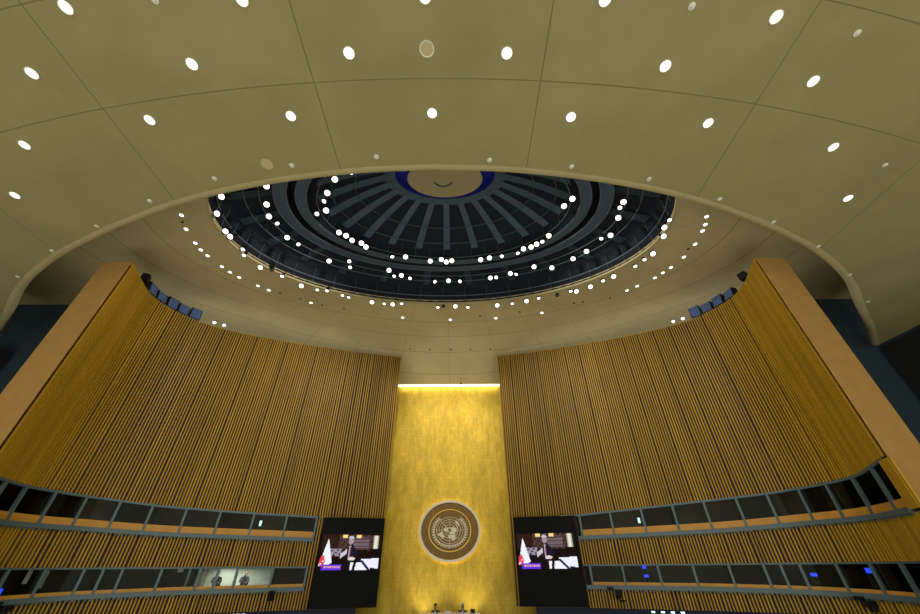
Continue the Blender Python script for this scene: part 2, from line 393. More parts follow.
# ------------------------------------------------------------------ ceilings
def ceil_z(y): return 15.5-(.044*(y-20.9)**2 if y > 20.9 else 0)
mb = MB(); NA = 128
def ell(n, k, N=NA): a = 2*pi*k/N; return (n*cos(a), 13.8+.567*n*sin(a))
def square_edge(k, N=NA):
    a = 2*pi*k/N; d = Vector((cos(a), .567*sin(a)))
    ts = []
    if d.x > 1e-6: ts.append(34/d.x)
    if d.x < -1e-6: ts.append(-34/d.x)
    if d.y > 1e-6: ts.append((28.86-13.8)/d.y)
    if d.y < -1e-6: ts.append((2.-13.8)/d.y)
    t = min(ts); return d.x*t, 13.8+d.y*t
rings = []
STEPS = 22
for j in range(STEPS+1):
    row = []
    for k in range(NA):
        a = ell(12.75, k); b = square_edge(k); u = j/STEPS
        x, y = a[0]+(b[0]-a[0])*u, a[1]+(b[1]-a[1])*u
        row.append((x, y, Z(ceil_z(y))))
    rings.append(row)
vs = [p for r in rings for p in r]; fs = [(j*NA+k, j*NA+(k+1) % NA, (j+1)*NA+(k+1) % NA, (j+1)*NA+k) for j in range(STEPS) for k in range(NA)]
n0 = len(vs); vs2 = [(x, y, z+.35) for x, y, z in vs]; fs2 = [tuple(i+n0 for i in f[::-1]) for f in fs]
side_f = [(STEPS*NA+k, STEPS*NA+(k+1) % NA, n0+STEPS*NA+(k+1) % NA, n0+STEPS*NA+k) for k in range(NA)]+[(k, (k+1) % NA, n0+(k+1) % NA, n0+k) for k in range(NA)]
mb.add(vs+vs2, fs+fs2+side_f)
ceiling = struct(mb.build('ceiling', M['upper'], smooth=True), 'beige upper ceiling around the dark dome opening', 'ceiling')
# thin pale lip of the dome opening
mb = MB(); mb.lathe([(12.62, Z(15.47)), (12.8, Z(15.46)), (12.8, Z(15.6)), (12.66, Z(15.62)), (12.62, Z(15.6))], 128, (0, 13.8, 0), sx=1, sy=.567, close=True)
struct(mb.build('trim_dome_lip', M['lip'], smooth=True), 'thin pale lip around the dome opening', 'trim')
# cove slot above the gold wall
mb = MB(); mb.box((0, 28.95, Z(12.66)), (10.4, .06, .11)); struct(mb.build('trim_cove', M['cove']), 'glowing cove strip along the top of the gold wall', 'cove light')

# lower soffit with its elliptical edge
EDGE = [(0, 7.27), (2.4, 7.36), (4.65, 7.6), (6.7, 7.93), (8.85, 8.4), (10.9, 9.0), (12.9, 9.72), (14.8, 10.5), (16.9, 11.5), (19.0, 12.75), (21.0, 14.2), (23.2, 16.15), (25.6, 18.2), (27.7, 20.2)]
half = catmull([(x, y) for x, y in EDGE], 6)
half = [Vector((0, 7.27))]+[p for p in half if p.x > .05]
edge = [(-p.x*(1+max(0, p.x-15)*.0045), p.y-max(0, p.x-12)*.012) for p in half[:0:-1]]+[(p.x, p.y) for p in half]
ne = len(edge)
def soffit_mesh():
    mb = MB(); rows = 26; vs = []
    for i, (x, y) in enumerate(edge):
        xb = x*(29.6/27.7)
        for j in range(rows+1):
            u = j/rows; vs.append((x+(xb-x)*u, y-.0+(-6.5-y)*u, Z(11.4)))
    fs = [(i*(rows+1)+j, (i+1)*(rows+1)+j, (i+1)*(rows+1)+j+1, i*(rows+1)+j+1) for i in range(ne-1) for j in range(rows)]
    n0 = len(vs); v2 = [(x, y, z+.75) for x, y, z in vs]
    f2 = [tuple(k+n0 for k in f[::-1]) for f in fs]
    R = rows+1
    bd = [i*R for i in range(ne)]; bk = [i*R+rows for i in range(ne)]
    sf = [(bk[i], bk[i+1], bk[i+1]+n0, bk[i]+n0) for i in range(ne-1)]
    sf += [(bd[i], bd[i+1], bd[i+1]+n0, bd[i]+n0) for i in range(ne-1)]
    sf += [(j, j+1, j+1+n0, j+n0) for j in range(rows)]+[((ne-1)*R+j, (ne-1)*R+j+1, (ne-1)*R+j+1+n0, (ne-1)*R+j+n0) for j in range(rows)]
    mb.add(vs+v2, fs+f2+sf); return mb
struct(soffit_mesh().build('ceiling_soffit', M['soffit']), 'broad olive beige lower soffit with seams and round downlights', 'ceiling')
mb = MB(); prev = None
for i, (x, y) in enumerate(edge):
    a = edge[max(0, i-1)]; b = edge[min(ne-1, i+1)]; t = Vector((b[0]-a[0], b[1]-a[1])).normalized(); n = Vector((-t.y, t.x))
    if n.y < 0: n = -n
    prof = [(-.02, -.02), (.1, -.01), (.22, .04), (.28, .12), (.28, .42), (.0, .42)]
    base = len(mb.v); mb.v += [(x+n.x*p, y+n.y*p, Z(11.4)+q) for p, q in prof]
    m = len(prof)
    if prev is not None:
        for k in range(m): mb.f.append((prev+k, prev+(k+1) % m, base+(k+1) % m, base+k)); mb.mi.append(0); mb.t.append(1.)
    if i in (0, ne-1): mb.f.append(tuple(base+k for k in range(m))); mb.mi.append(0); mb.t.append(1.)
    prev = base
struct(mb.build('trim_soffit_edge', M['lip'], smooth=True), 'pale rounded edge curving along the lower soffit', 'trim')
# side and rear walls beyond
for side, sn in ((-1, 'left'), (1, 'right')):
    mb = MB(); mb.box((side*27.8, 20.9, Z(4.75)), (12.6, .3, 21.5)); mb.box((side*33.9, 9.4, Z(4.75)), (.3, 22.8, 21.5)); struct(mb.build('wall_%s_side_stage' % sn, M['teal']), 'dark teal wall beyond the end of the timber wall, %s side' % sn, 'wall')  # outer box is added to shut out stray light above the soffit
    mb = MB(); mb.hexa([(side*28.1, 20.42, 0), (side*28.5, 20.42, 0), (side*30.3, -6.5, 0), (side*29.9, -6.5, 0), (side*28.1, 20.42, Z(11.4)), (side*28.5, 20.42, Z(11.4)), (side*30.3, -6.5, Z(11.4)), (side*29.9, -6.5, Z(11.4))])
    struct(mb.build('wall_%s_side_hall' % sn, M['black']), 'charcoal side wall of the hall under the soffit, %s side' % sn, 'wall')

# ------------------------------------------------------------------ dome
def ering(n, z, N=96): return [(n*cos(2*pi*k/N), 13.8+.567*n*sin(2*pi*k/N), Z(z)) for k in range(N)]
mb = MB()
prof = [(12.72, 15.6), (12.95, 16.9), (12.6, 17.4), (9.9, 18.1), (9.85, 17.42), (9.15, 17.3), (9.1, 18.0), (8.65, 18.0), (8.6, 17.3), (8.0, 17.3), (7.95, 17.9), (7.2, 18.55), (6.2, 19.25), (5.2, 19.85), (4.2, 20.3), (3.7, 20.5)]
# the dark lining (ledge faces are separate parts)
mb.lathe([(r, Z(z)) for r, z in prof], 96, (0, 13.8, 0), sy=.567)
dome = struct(mb.build('ceiling_dome', M['domeshell'], smooth=True), 'dark navy dome with radiating ribs and rings of spotlights', 'dome')
for r0, r1 in ((9.82, 9.15), (8.6, 8.02)):
    mb = MB(); mb.lathe([(r0, Z(17.28)), (r1, Z(17.22)), (r1, Z(17.3)), (r0, Z(17.36))], 96, (0, 13.8, 0), sy=.567, close=True)
    mb.build('ledge', M['rib'], dome)
for n, z, r in ((12.42, 16.1, .035), (9.86, 17.25, .045), (9.12, 17.2, .04), (8.62, 17.25, .04), (8.0, 17.18, .045), (6.75, 18.2, .03), (5.5, 18.95, .03), (11.4, 17.0, .03), (10.6, 17.1, .03), (7.4, 17.2, .03)):
    mb = MB(); mb.tube(ering(n, z), r, 6, closed=True); mb.build('rail', M['rail'], dome)
def radial(mb, a, r0, z0, r1, z1, w0, w1, th, steps=6, bulge=0.):
    prev = None
    for i in range(steps+1):
        u = i/steps; r = r0+(r1-r0)*u; z = z0+(z1-z0)*u+bulge*sin(pi*u); w = (w0+(w1-w0)*u)/2
        c = Vector((cos(a), .567*sin(a))); tt = Vector((-sin(a), .567*cos(a))).normalized()
        p = Vector((0, 13.8))+c*r; A, B = p-tt*w, p+tt*w
        base = len(mb.v); mb.v += [(A.x, A.y, Z(z)), (B.x, B.y, Z(z)), (B.x, B.y, Z(z+th)), (A.x, A.y, Z(z+th))]
        if prev is not None:
            for k in range(4): mb.f.append((prev+k, prev+(k+1) % 4, base+(k+1) % 4, base+k)); mb.mi.append(0); mb.t.append(1.)
        if i in (0, steps): mb.f.append((base, base+1, base+2, base+3)); mb.mi.append(0); mb.t.append(1.)
        prev = base
for k in range(24):
    a = 2*pi*k/24+pi/2
    mb = MB(); radial(mb, a, 7.6, 18.1, 3.6, 20.32, .46, .40, .12, 8, .22); mb.build('dome_rib', M['rib'], dome, smooth=False)
for k in range(24):
    a = 2*pi*(k+.5)/24+pi/2
    mb = MB(); radial(mb, a, 12.5, 17.15, 10.0, 17.85, .5, .42, .1, 3); mb.build('outer_rib', mat('slate blue outer rib', (46, 62, 72), .7) if 'orib' not in M else M['orib'], dome)
    if 'orib' not in M: M['orib'] = bpy.data.materials['slate blue outer rib']
mb = MB(); mb.lathe([(3.9, Z(20.3)), (3.2, Z(20.42)), (3.2, Z(20.6)), (3.9, Z(20.5))], 72, (0, 13.8, 0), sy=.567, close=True); mb.build('collar', M['rib'], dome)
mb = MB(); mb.lathe([(3.2, Z(20.5)), (3.1, Z(21.1)), (.01, Z(21.2))], 72, (0, 13.8, 0), sy=.567); mb.build('crown_cavity', M['bluecav'], dome)
mb = MB(); mb.lathe([(.01, Z(19.98)), (2.36, Z(19.98)), (2.40, Z(20.04)), (2.36, Z(20.14)), (.01, Z(20.14))], 72, (0, 13.8, 0), sy=.567); dd = mb.build('crown_disc', M['disc'], dome, smooth=True)
mb = MB(); mb.tube([(.62*cos(t)-.1, 13.75+.567*.9*sin(t), Z(19.93)) for t in [pi*(.12+.76*i/10) for i in range(11)]], .05, 6); mb.build('crown_slot', M['frame'], dd)
mb = MB()
rr = random.Random(3)
for k in range(48):                    # thin hangers and catwalk stays
    a = 2*pi*k/48+.03
    for r, z0, z1 in ((11.4, 17.0, 17.6), (7.4, 17.2, 18.4), (12.42, 15.62, 16.9)):
        x, y = r*cos(a), 13.8+.567*r*sin(a); mb.box((x, y, Z((z0+z1)/2)), (.02, .02, z1-z0))
mb.build('hanger', M['frame'], dome)['kind'] = 'stuff'

# ------------------------------------------------------------------ spotlights of the dome
def make_spot(lit, r):
    root = empty('spotlight'); s = r/.17
    mb = MB(); mb.lathe([(.02, .62*s), (.10*s, .6*s), (.13*s, .46*s), (.13*s, .3*s), (r, .1*s), (r*1.1, 0), (r*1.02, .0), (r*.98, .06*s)], 14); mb.build('housing', M['dark'], root, smooth=True)
    mb = MB(); mb.lathe([(.001, .015), (r*.55, .012), (r*.96, .045)], 14); mb.build('lens', M['lens'] if lit else M['dimlens'], root, smooth=True)
    mb = MB(); mb.tube([(-r*1.15, 0, .3*s), (-r*1.15, 0, .75*s), (0, 0, .86*s), (r*1.15, 0, .75*s), (r*1.15, 0, .3*s)], .022, 5); mb.build('yoke', M['dark'], root)
    mb = MB(); mb.box((0, 0, .93*s), (.07, .07, .2)); mb.build('clamp', M['dark'], root)
    return root
protos = {}
def spot(x, y, z, lit, r, aim, label, group):
    key = (lit, r); d = (Vector(aim)-Vector((x, y, z))).normalized()
    if key in protos: o = copy_tree(protos[key])
    else: o = protos[key] = make_spot(lit, r)
    o.location = (x, y, z); o.rotation_mode = 'QUATERNION'; o.rotation_quaternion = Vector((0, 0, -1)).rotation_difference(d)
    tag(o, label, 'spotlight', group); return o
RIM_LAMPS= [(-11.17,11.45,1),(-11.99,12.53,1),(-12.2,13.79,1),(-12.15,14.16,1),(-11.93,15.2,0),(-12.11,15.7,0),(-11.61,16.78,1),(-10.98,17.06,2),(-10.6,17.65,0),(-9.7,18.62,1),(-8.78,19.07,0),(-8.16,19.18,0),(-7.24,19.71,0),(-6.87,19.92,0),(-5.36,20.5,1),(-4.52,20.71,0),(-3.93,20.78,1),(-3.27,20.72,0),(-0.71,21.19,0),(-0.3,21.15,2),(0.57,21.08,1),(1.47,21.21,0),(3.59,20.99,1),(4.65,20.8,0),(5.64,20.51,1),(6.44,20.19,0),(7.68,19.91,2),(8.56,19.42,0),(8.86,19.43,1),(9.72,18.93,1),(10.39,18.33,0),(10.93,17.88,1),(11.97,16.92,0),(12.3,16.32,0),(12.61,15.8,1),(12.61,14.38,1),(12.35,13.72,1),(12.39,13.2,0)]
MID_LAMPS= [(-9.4,11.75,1),(-9.91,12.94,1),(-10.15,13.79,1),(-9.88,14.33,0),(-9.74,15.45,1),(-9.25,16.03,0),(-7.79,17.57,1),(-6.45,17.61,0),(-6.55,18.2,0),(-3.96,18.52,1),(-3.71,19.15,0),(-3.18,19.07,1),(-2.62,19.39,0),(-0.88,19.78,0),(0.09,19.68,1),(0.9,19.76,0),(3.06,19.41,1),(3.46,19.35,0),(4.42,18.94,1),(4.83,19.05,0),(5.96,18.27,1),(7.19,18.38,1),(8.42,17.51,1),(9.12,16.83,1),(9.73,15.73,0),(10.22,15.45,1),(10.21,14.07,1),(10.06,13.35,0),(10.11,12.95,1)]
INNER_LAMPS= [(-4.85,11.27,0),(-5.78,11.64,1),(-6.46,12.5,1),(-6.82,13.06,0),(-6.89,13.71,1),(-7.51,13.96,0),(-6.61,15.42,1),(-6.24,15.69,1),(-5.96,16.1,1),(-5.4,16.37,1),(-5.22,16.66,1),(-3.63,17.63,0),(-2.75,17.64,1),(-1.11,18.07,1),(-0.34,17.93,1),(-0.04,18.15,1),(0.36,18.05,1),(2.33,17.97,1),(2.92,17.8,1),(3.74,17.65,0),(4.79,17.38,0),(5.1,16.97,1),(5.66,16.74,1),(5.89,16.56,1),(6.16,16.38,0),(6.54,15.82,1),(6.98,13.52,1),(7.34,13.01,1)]
RING_DOTS= [(-14.09,12.77),(-14.45,13.75),(-14.58,14.82),(-14.58,15.38),(-14.46,15.88),(-14.12,16.86),(-13.89,17.39),(-13.55,17.91),(-12.73,18.79),(-12.21,19.27),(-9.81,20.75),(-3.45,22.55),(0.15,22.82),(3.62,22.68),(7.03,22.12),(12.48,19.58),(12.99,19.11),(13.83,18.25),(14.13,17.75),(14.42,17.24),(14.77,16.29),(14.89,15.19),(14.77,14.15),(14.67,13.68),(14.43,13.12)]
DARK_DOTS= [(-3.2,25.76),(-1.57,25.82),(0.11,25.84),(1.73,25.85),(3.36,25.82),(-14.35,13.25),(-11.58,19.61),(-10.41,20.31),(-9.12,21.04),(-7.65,21.54),(2.41,22.45),(5.38,22.03),(9.17,21.02),(9.79,20.9),(11.59,20.45),(14.69,15.61)]

ra = random.Random(11)
def lamp_ring(L, z, rb, rs, where, group):
    L = [list(p) for p in sorted(L)]
    for _ in range(6):
        for p, q in zip(L, L[1:]):
            g = hypot(p[0]-q[0], p[1]-q[1])
            if g < .40: d = (.40-g)/2/max(g, .01); dx, dy = (q[0]-p[0])*d, (q[1]-p[1])*d; p[0] -= dx; p[1] -= dy; q[0] += dx; q[1] += dy
    for i, (x, y, k) in enumerate(L):
        big = k == 1; lit = k != 2
        aim = (x*.15+ra.uniform(-3, 3), ra.uniform(-1, 7), 2) if big else (ra.uniform(-8, 8)+x*.3, ra.uniform(0, 14), 0)
        if k == 2: aim = (x*.6, y+4, 0)
        if k != 2 and z < 15.5: aim = (x*.75, y-(13 if big else 6), 2)
        st = {1: 'large bright white', 0: 'smaller bright white', 2: 'unlit black'}[k]
        spot(x, y, Z(z), lit, rb if big else rs, aim, '%s spotlight %s, %s from left' % (st, where, ordinal(i+1)), group)
lamp_ring(RIM_LAMPS, 15.3, .155, .115, 'hung on the rim of the dark dome', 'spotlights around the rim of the dome')
lamp_ring(MID_LAMPS, 16.55, .16, .12, 'on the middle ring inside the dome', 'spotlights on the middle ring of the dome')
lamp_ring(INNER_LAMPS, 16.95, .165, .125, 'on the inner ring of the dome', 'spotlights on the inner ring of the dome')

# ------------------------------------------------------------------ ceiling downlights
def downlight(name, r, lens, proud=.012):
    root = empty(name)
    mb = MB(); mb.lathe([(r, .0), (r*1.16, -proud), (r*1.2, .0), (r*1.2, .05), (r, .05)], 24, close=True); mb.build('trim_ring', M['trimring'] if lens != 'dimlens' else M['disc'], root, smooth=True)
    mb = MB(); mb.lathe([(.001, .0), (r, .0), (r, .04), (.001, .04)], 24); mb.build('lens' if lens else 'cover', M[lens], root)
    return root
CAN = [(-8.89, 2.85), (-11.16, 4.32), (-13.45, 6.44), (-15.74, 8.4), (-6.51, 4.12), (-8.76, 5.65), (-4.43, 2.72), (-4.31, 5.56), (-2.08, 3.88), (0.08, 5.5), (2.23, 3.91), (4.41, 5.65), (4.55, 2.77), (6.72, 4.25), (8.82, 5.87), (9.06, 3.15), (11.21, 4.67), (13.5, 6.71), (15.81, 8.8), (0.09, 2.69)]
p0 = None
rowname = {0: 'in the row by the curved edge', 1: 'in the second row from the edge', 2: 'in the third row from the edge'}
rows = {0: [], 1: [], 2: []}
for x, y in CAN:
    q = y-.0078*x*x*1.25; r_ = 0 if (q > 4.3 or abs(x) > 13) else 1 if q > 2.9 else 2
    rows[r_].append((x, y))
for r_, L in rows.items():
    for i, (x, y) in enumerate(sorted(L)):
        o = copy_tree(p0) if p0 else downlight('ceiling_downlight', .135, 'lens')
        p0 = p0 or o; o.location = (x, y, Z(11.385))
        tag(o, 'white soffit downlight %s, %s from left' % (rowname[r_], ordinal(i+1)), 'ceiling light', 'round downlights in the lower soffit')
o = downlight('ceiling_speaker', .17, 'disc'); o.location = (.05, 3.8, Z(11.385)); tag(o, 'unlit round grey ceiling fitting between two downlights, top centre of soffit', 'ceiling fitting')
mb = MB(); mb.lathe([(.001, -.012), (.2, -.012), (.21, .0), (.21, .01)], 24); o = mb.build('ceiling_cover', M['disc'], loc=(-5.77, 7.2, Z(11.392))); tag(o, 'plain round beige cover plate near the curved soffit edge', 'cover plate')
SPR = [(-7.9, 7.75), (-10.9, 8.7), (-13.93, 9.93), (-17.03, 11.3), (-20.25, 13.02), (-4.93, 7.25), (-6.58, 2.73), (-1.92, 6.95), (1.96, 7.1), (4.86, 7.37), (6.78, 2.92), (11.46, 3.51), (15.9, 7.4), (7.8, 7.9), (10.89, 8.8), (13.77, 9.95), (16.73, 11.36), (19.81, 13.3), (22.7, 15.5)]
p0 = None
for i, (x, y) in enumerate(sorted(SPR)):
    if p0: o = copy_tree(p0)
    else:
        mb = MB(); mb.lathe([(.001, -.05), (.03, -.05), (.035, -.02), (.085, -.012), (.09, .0)], 12); o = p0 = mb.build('ceiling_sprinkler', M['white'], smooth=True)
    o.location = (x, y, Z(11.395))
    tag(o, 'tiny white sprinkler in the lower soffit, %s from the left' % ordinal(i+1), 'sprinkler', 'sprinklers in the lower soffit')
# small lamps ringed around the dome in the upper ceiling
p0 = None
for i, (x, y) in enumerate(sorted(RING_DOTS)):
    o = copy_tree(p0) if p0 else downlight('recessed_lamp', .105, 'lens')
    p0 = p0 or o; o.location = (x, y, Z(ceil_z(y))-.02)
    if y > 21: o.rotation_euler = (-math.atan(.088*(y-20.9)), 0, 0)
    tag(o, 'small recessed lamp in the ceiling outside the dome, %s from the left' % ordinal(i+1), 'recessed lamp', 'recessed lamps around the dome opening')
p0 = None
for i, (x, y) in enumerate(sorted(DARK_DOTS)):
    if p0: o = copy_tree(p0)
    else: mb = MB(); mb.lathe([(.001, -.01), (.07, -.01), (.08, .02)], 12); o = p0 = mb.build('ceiling_nozzle', M['dark'])
    o.location = (x, y, Z(ceil_z(y))-.012)
    tag(o, 'tiny dark nozzle in the beige upper ceiling, %s from the left' % ordinal(i+1), 'nozzle', 'dark nozzles in the upper ceiling')

# ------------------------------------------------------------------ screens
def picture(u, v):   # u left to right, v bottom to top; a man at a desk in a dim room with flags
    r = (.030, .016, .012)
    if v > .55: r = (.07, .035, .022)
    n = sin(u*61+v*17)*sin(v*47-u*9)
    if .28 < u < .86 and v > .55: r = (.16, .10, .085) if n > -.2 else (.07, .04, .04)
    if .52 < u < .80 and .62 < v < .93: r = (.26, .20, .22) if abs((v*9) % 1-.5) < .36 else (.11, .07, .08)
    if v > .90 and (.33 < u < .42 or .57 < u < .66): r = (.95, .72, .35)
    if .12 < u < .34 and .38 < v < .60 and n > -.35: r = (.42, .36, .44)                       # armchair
    if .84 < u < .99 and .4 < v < .62: r = (.03, .01, .01)
    if .88 < u < .965 and .60 < v < .99: r = (.80, .78, .74) if .895 < u < .95 else (.45, .5, .3)      # flag standing behind
    if .12 < v < .86 and .095-(.86-v)*.13 < u < .105+(.86-v)*.16 and v > .1+(u-.1)*.9: r = (.86, .88, .95)   # flag in front
    if ((u-.045)/.045)**2+((v-.25)/.15)**2 < 1 and n > -.6: r = (.80, .10, .14)
    if .42 < u < .56 and .34 < v < .52: r = (.05, .04, .07)
    if abs(u-.505)/.13+abs(v-.45)/.32 < 1 and v > .2: r = (.035, .03, .06)          # dark suit
    if .33 < u < .44 and abs(v-(.38+(u-.33)*1.3)) < .07: r = (.66, .62, .66)
    if ((u-.485)/.042)**2+((v-.82)/.11)**2 < 1: r = (.50, .38, .40)                  # face
    if ((u-.485)/.046)**2+((v-.90)/.06)**2 < 1 and v > .88: r = (.55, .60, .70)           # grey hair
    if .468 < u < .50 and .34 < v < .68: r = (.72, .64, .70)
    if abs(u-.487) < .009 and .36 < v < .66: r = (.35, .12, .16)
    if ((u-.53)/.06)**2+((v-.31)/.05)**2 < 1: r = (.80, .70, .70)
    if .52 < u < .86 and .0 < v < .21 and not (.555 < u-.1*v < .60): r = (.86, .87, .95)  # papers
    if u > .70 and v < .36 and (u-.70)*.3+v > .12 and v < .30+.1*(u-.7): r = (.84, .85, .97)
    if abs((u-.70)-(.26-v)*.55) < .028 and v < .27: r = (.04, .05, .12)
    if .05 < u < .37 and .0 < v < .16:
        r = (.20, .09, .75)
        if .06 < v < .115 and .09 < u < .35 and sin(u*260) > -.2: r = (.95, .55, .30)
    return r
DISP = {}
for side, sn in ((-1, 'left'), (1, 'right')):
    a, b = (at(.03, side, 0), at(3.34, side, 0)) if side < 0 else (at(.3, side, 0), at(3.62, side, 0))
    A, B = (Vector((a[0], a[1])), Vector((b[0], b[1])))
    if side == -1: x0, x1 = B, A
    else: x0, x1 = A, B
    d = (x1-x0); nn = Vector((d.y, -d.x)).normalized()       # towards the hall
    c = (x0+x1)/2+nn*.32; wd = 3.5; ang = atan2(d.y, d.x)
    hz0, hz1 = -1.73, 2.46
    root = empty('video_wall', (c.x, c.y, Z(hz0)), ang)
    mb = MB(); h = hz1-hz0
    mb.box((0, .07, h/2), (wd, .28, h)); 
    for q in range(1, 6): mb.box((-wd/2+wd*q/6, -.072, h/2), (.012, .008, h))
    mb.box((0, -.08, h-.03), (wd+.06, .06, .07)); mb.box((-wd/2, -.08, h/2), (.05, .06, h)); mb.box((wd/2, -.08, h/2), (.05, .06, h)); mb.box((0, -.08, .03), (wd+.06, .06, .06))
    mb.build('cabinet', M['ledoff'], root)
    mb = MB(); mb.box((0, .3, h-.35), (wd*.8, .4, .1)); mb.box((0, .3, .4), (wd*.8, .4, .1)); mb.build('bracket', M['dark'], root)
    # lit part of the screen
    me = bpy.data.meshes.new('display'); NX, NY = 96, 52
    z0, z1 = -.08-hz0, 1.6-hz0; w0 = wd*.935
    vs = []; fs = []
    for j in range(NY):
        for i in range(NX):
            n0 = len(vs); xa, xb = -w0/2+w0*i/NX, -w0/2+w0*(i+1)/NX; za, zb = z0+(z1-z0)*j/NY, z0+(z1-z0)*(j+1)/NY
            vs += [(xa, -.088, za), (xb, -.088, za), (xb, -.088, zb), (xa, -.088, zb)]; fs.append((n0, n0+1, n0+2, n0+3))
    me.from_pydata(vs, [], fs); me.materials.append(M['led'])
    at_ = me.color_attributes.new('pic', 'FLOAT_COLOR', 'CORNER')
    for pi_, p in enumerate(me.polygons):
        i, j = pi_ % NX, pi_//NX; cc = picture((i+.5)/NX, (j+.5)/NY)
        for li in p.loop_indices: at_.data[li].color = (*[c_**1.4*1.1 for c_ in cc], 1)
    o = bpy.data.objects.new('display', me); COL.objects.link(o); o.parent = root
    o['label'] = 'lit picture of a man in a suit at a desk with papers and flags'
    tag(root, 'tall black video screen %s of the gold wall showing a seated man at a desk' % sn, 'screen', 'video screens beside the gold wall')

# ------------------------------------------------------------------ emblem
EX, EY, EZ = .1, 28.98, Z(2.07)
em = empty('wall_emblem', (EX, EY, EZ)); em.scale = (1.02, 1, .87)
tag(em, 'large round bronze emblem with silver world map and olive branches on the gold wall', 'emblem')
def disc(r0, r1, ya, yb, n=72):
    mb = MB(); vs = []; fs = []
    for k in range(n):
        c, s = cos(2*pi*k/n), sin(2*pi*k/n); vs += [(r0*c, ya, r0*s), (r1*c, ya, r1*s), (r1*c, yb, r1*s), (r0*c, yb, r0*s)]
    for k in range(n):
        a, b = 4*k, 4*((k+1) % n)
        for q in range(4): fs.append((a+q, b+q, b+(q+1) % 4, a+(q+1) % 4))
    mb.add(vs, fs); return mb
disc(.001, 1.93, -.25, -.12).build('field', M['bronze'], em)
disc(1.91, 2.08, -.33, -.16).build('outer_ring', M['silver'], em)
disc(1.37, 1.43, -.30, -.24).build('inner_ring', mat('gilded ring', (226, 190, 92), .3, metal=.6), em)
disc(1.84, 1.95, -.12, -.05).build('halo_tube', M['halo'], em)
gm = MB()
for r in (.2, .37, .54, .71, .88):
    d = disc(r-.014, r+.014, -.285, -.25, 56); gm.add(d.v, d.f)
for k in range(8):
    a = pi*k/8*1.0; a = 2*pi*k/8; c, s = cos(a), sin(a)
    gm.add([(c*.1-s*.01, -.28, s*.1+c*.01), (c*.1+s*.01, -.28, s*.1-c*.01), (c*.9+s*.01, -.28, s*.9-c*.01), (c*.9-s*.01, -.28, s*.9+c*.01),
            (c*.1-s*.01, -.25, s*.1+c*.01), (c*.1+s*.01, -.25, s*.1-c*.01), (c*.9+s*.01, -.25, s*.9-c*.01), (c*.9-s*.01, -.25, s*.9+c*.01)],
           [(0, 1, 2, 3), (0, 1, 5, 4), (1, 2, 6, 5), (2, 3, 7, 6), (3, 0, 4, 7)])
gm.build('map_grid', M['silver'], em)
LAND = [
 [(-165, 66), (-140, 70), (-110, 72), (-85, 72), (-62, 60), (-55, 50), (-68, 44), (-76, 36), (-81, 26), (-90, 29), (-97, 22), (-88, 16), (-80, 8), (-92, 13), (-106, 22), (-117, 32), (-124, 42), (-132, 56), (-150, 60)],
 [(-79, 9), (-62, 10), (-50, 0), (-35, -7), (-40, -20), (-50, -30), (-60, -38), (-66, -50), (-74, -50), (-71, -30), (-77, -14), (-81, -4)],
 [(-45, 60), (-25, 70), (-20, 80), (-45, 82), (-62, 78), (-52, 68)],
 [(-16, 28), (-5, 36), (10, 37), (30, 31), (38, 18), (51, 11), (40, -5), (38, -18), (30, -30), (19, -34), (12, -17), (9, 3), (-8, 5), (-17, 15)],
 [(-9, 37), (-9, 44), (0, 50), (8, 56), (6, 62), (20, 70), (40, 67), (70, 72), (100, 76), (140, 73), (175, 68), (160, 60), (140, 54), (135, 44), (122, 38), (121, 28), (108, 18), (104, 8), (98, 16), (88, 21), (80, 8), (72, 20), (60, 25), (54, 16), (44, 13), (36, 30), (36, 37), (26, 39), (14, 44), (3, 42)],
 [(114, -22), (130, -12), (142, -11), (153, -27), (147, -38), (135, -34), (117, -34)],
 [(96, 5), (106, -5), (120, -8), (132, -3), (118, 4), (108, 2)],
]
lm = MB()
for P in LAND:
    out = []
    for (lo, la), (lo2, la2) in zip(P, P[1:]+P[:1]):
        for q in (0, .5):
            o_, a_ = lo+(lo2-lo)*q, la+(la2-la)*q; r = (90-a_)/150*.9; out.append((r*sin(radians(o_)), -r*cos(radians(o_))))
    lm.poly_prism(out, -.31, -.25)
lmo = lm.build('map_land', M['silver'], em)
for sx, nm in ((-1, 'olive_branch'), (1, 'olive_branch')):
    wm = MB(); stem = []
    for i in range(17):
        a = -pi/2+sx*(.16+2.35*i/16) if 0 else None
        t = i/16; ang = -pi/2+sx*(-.18+2.5*t); rr_ = 1.04+.05*sin(t*pi)
        stem.append((rr_*cos(ang), -.28, rr_*sin(ang)))
    wm.tube(stem, .02, 5)
    for i in range(1, 17, 1):
        p = Vector(stem[i]); q = Vector(stem[i-1]); d = (p-q).normalized(); up = Vector((d.z, 0, -d.x))
        for s_ in (-1, 1):
            e = (d*.75+up*s_*.62).normalized(); w = Vector((e.z, 0, -e.x)); L_ = .19
            pts = [p, p+e*L_*.35+w*.038, p+e*L_*.75+w*.028, p+e*L_, p+e*L_*.75-w*.028, p+e*L_*.35-w*.038]
            wm.poly_prism([(v.x, v.z) for v in pts], -.31, -.26)
    wm.build(nm, M['silver'], em)

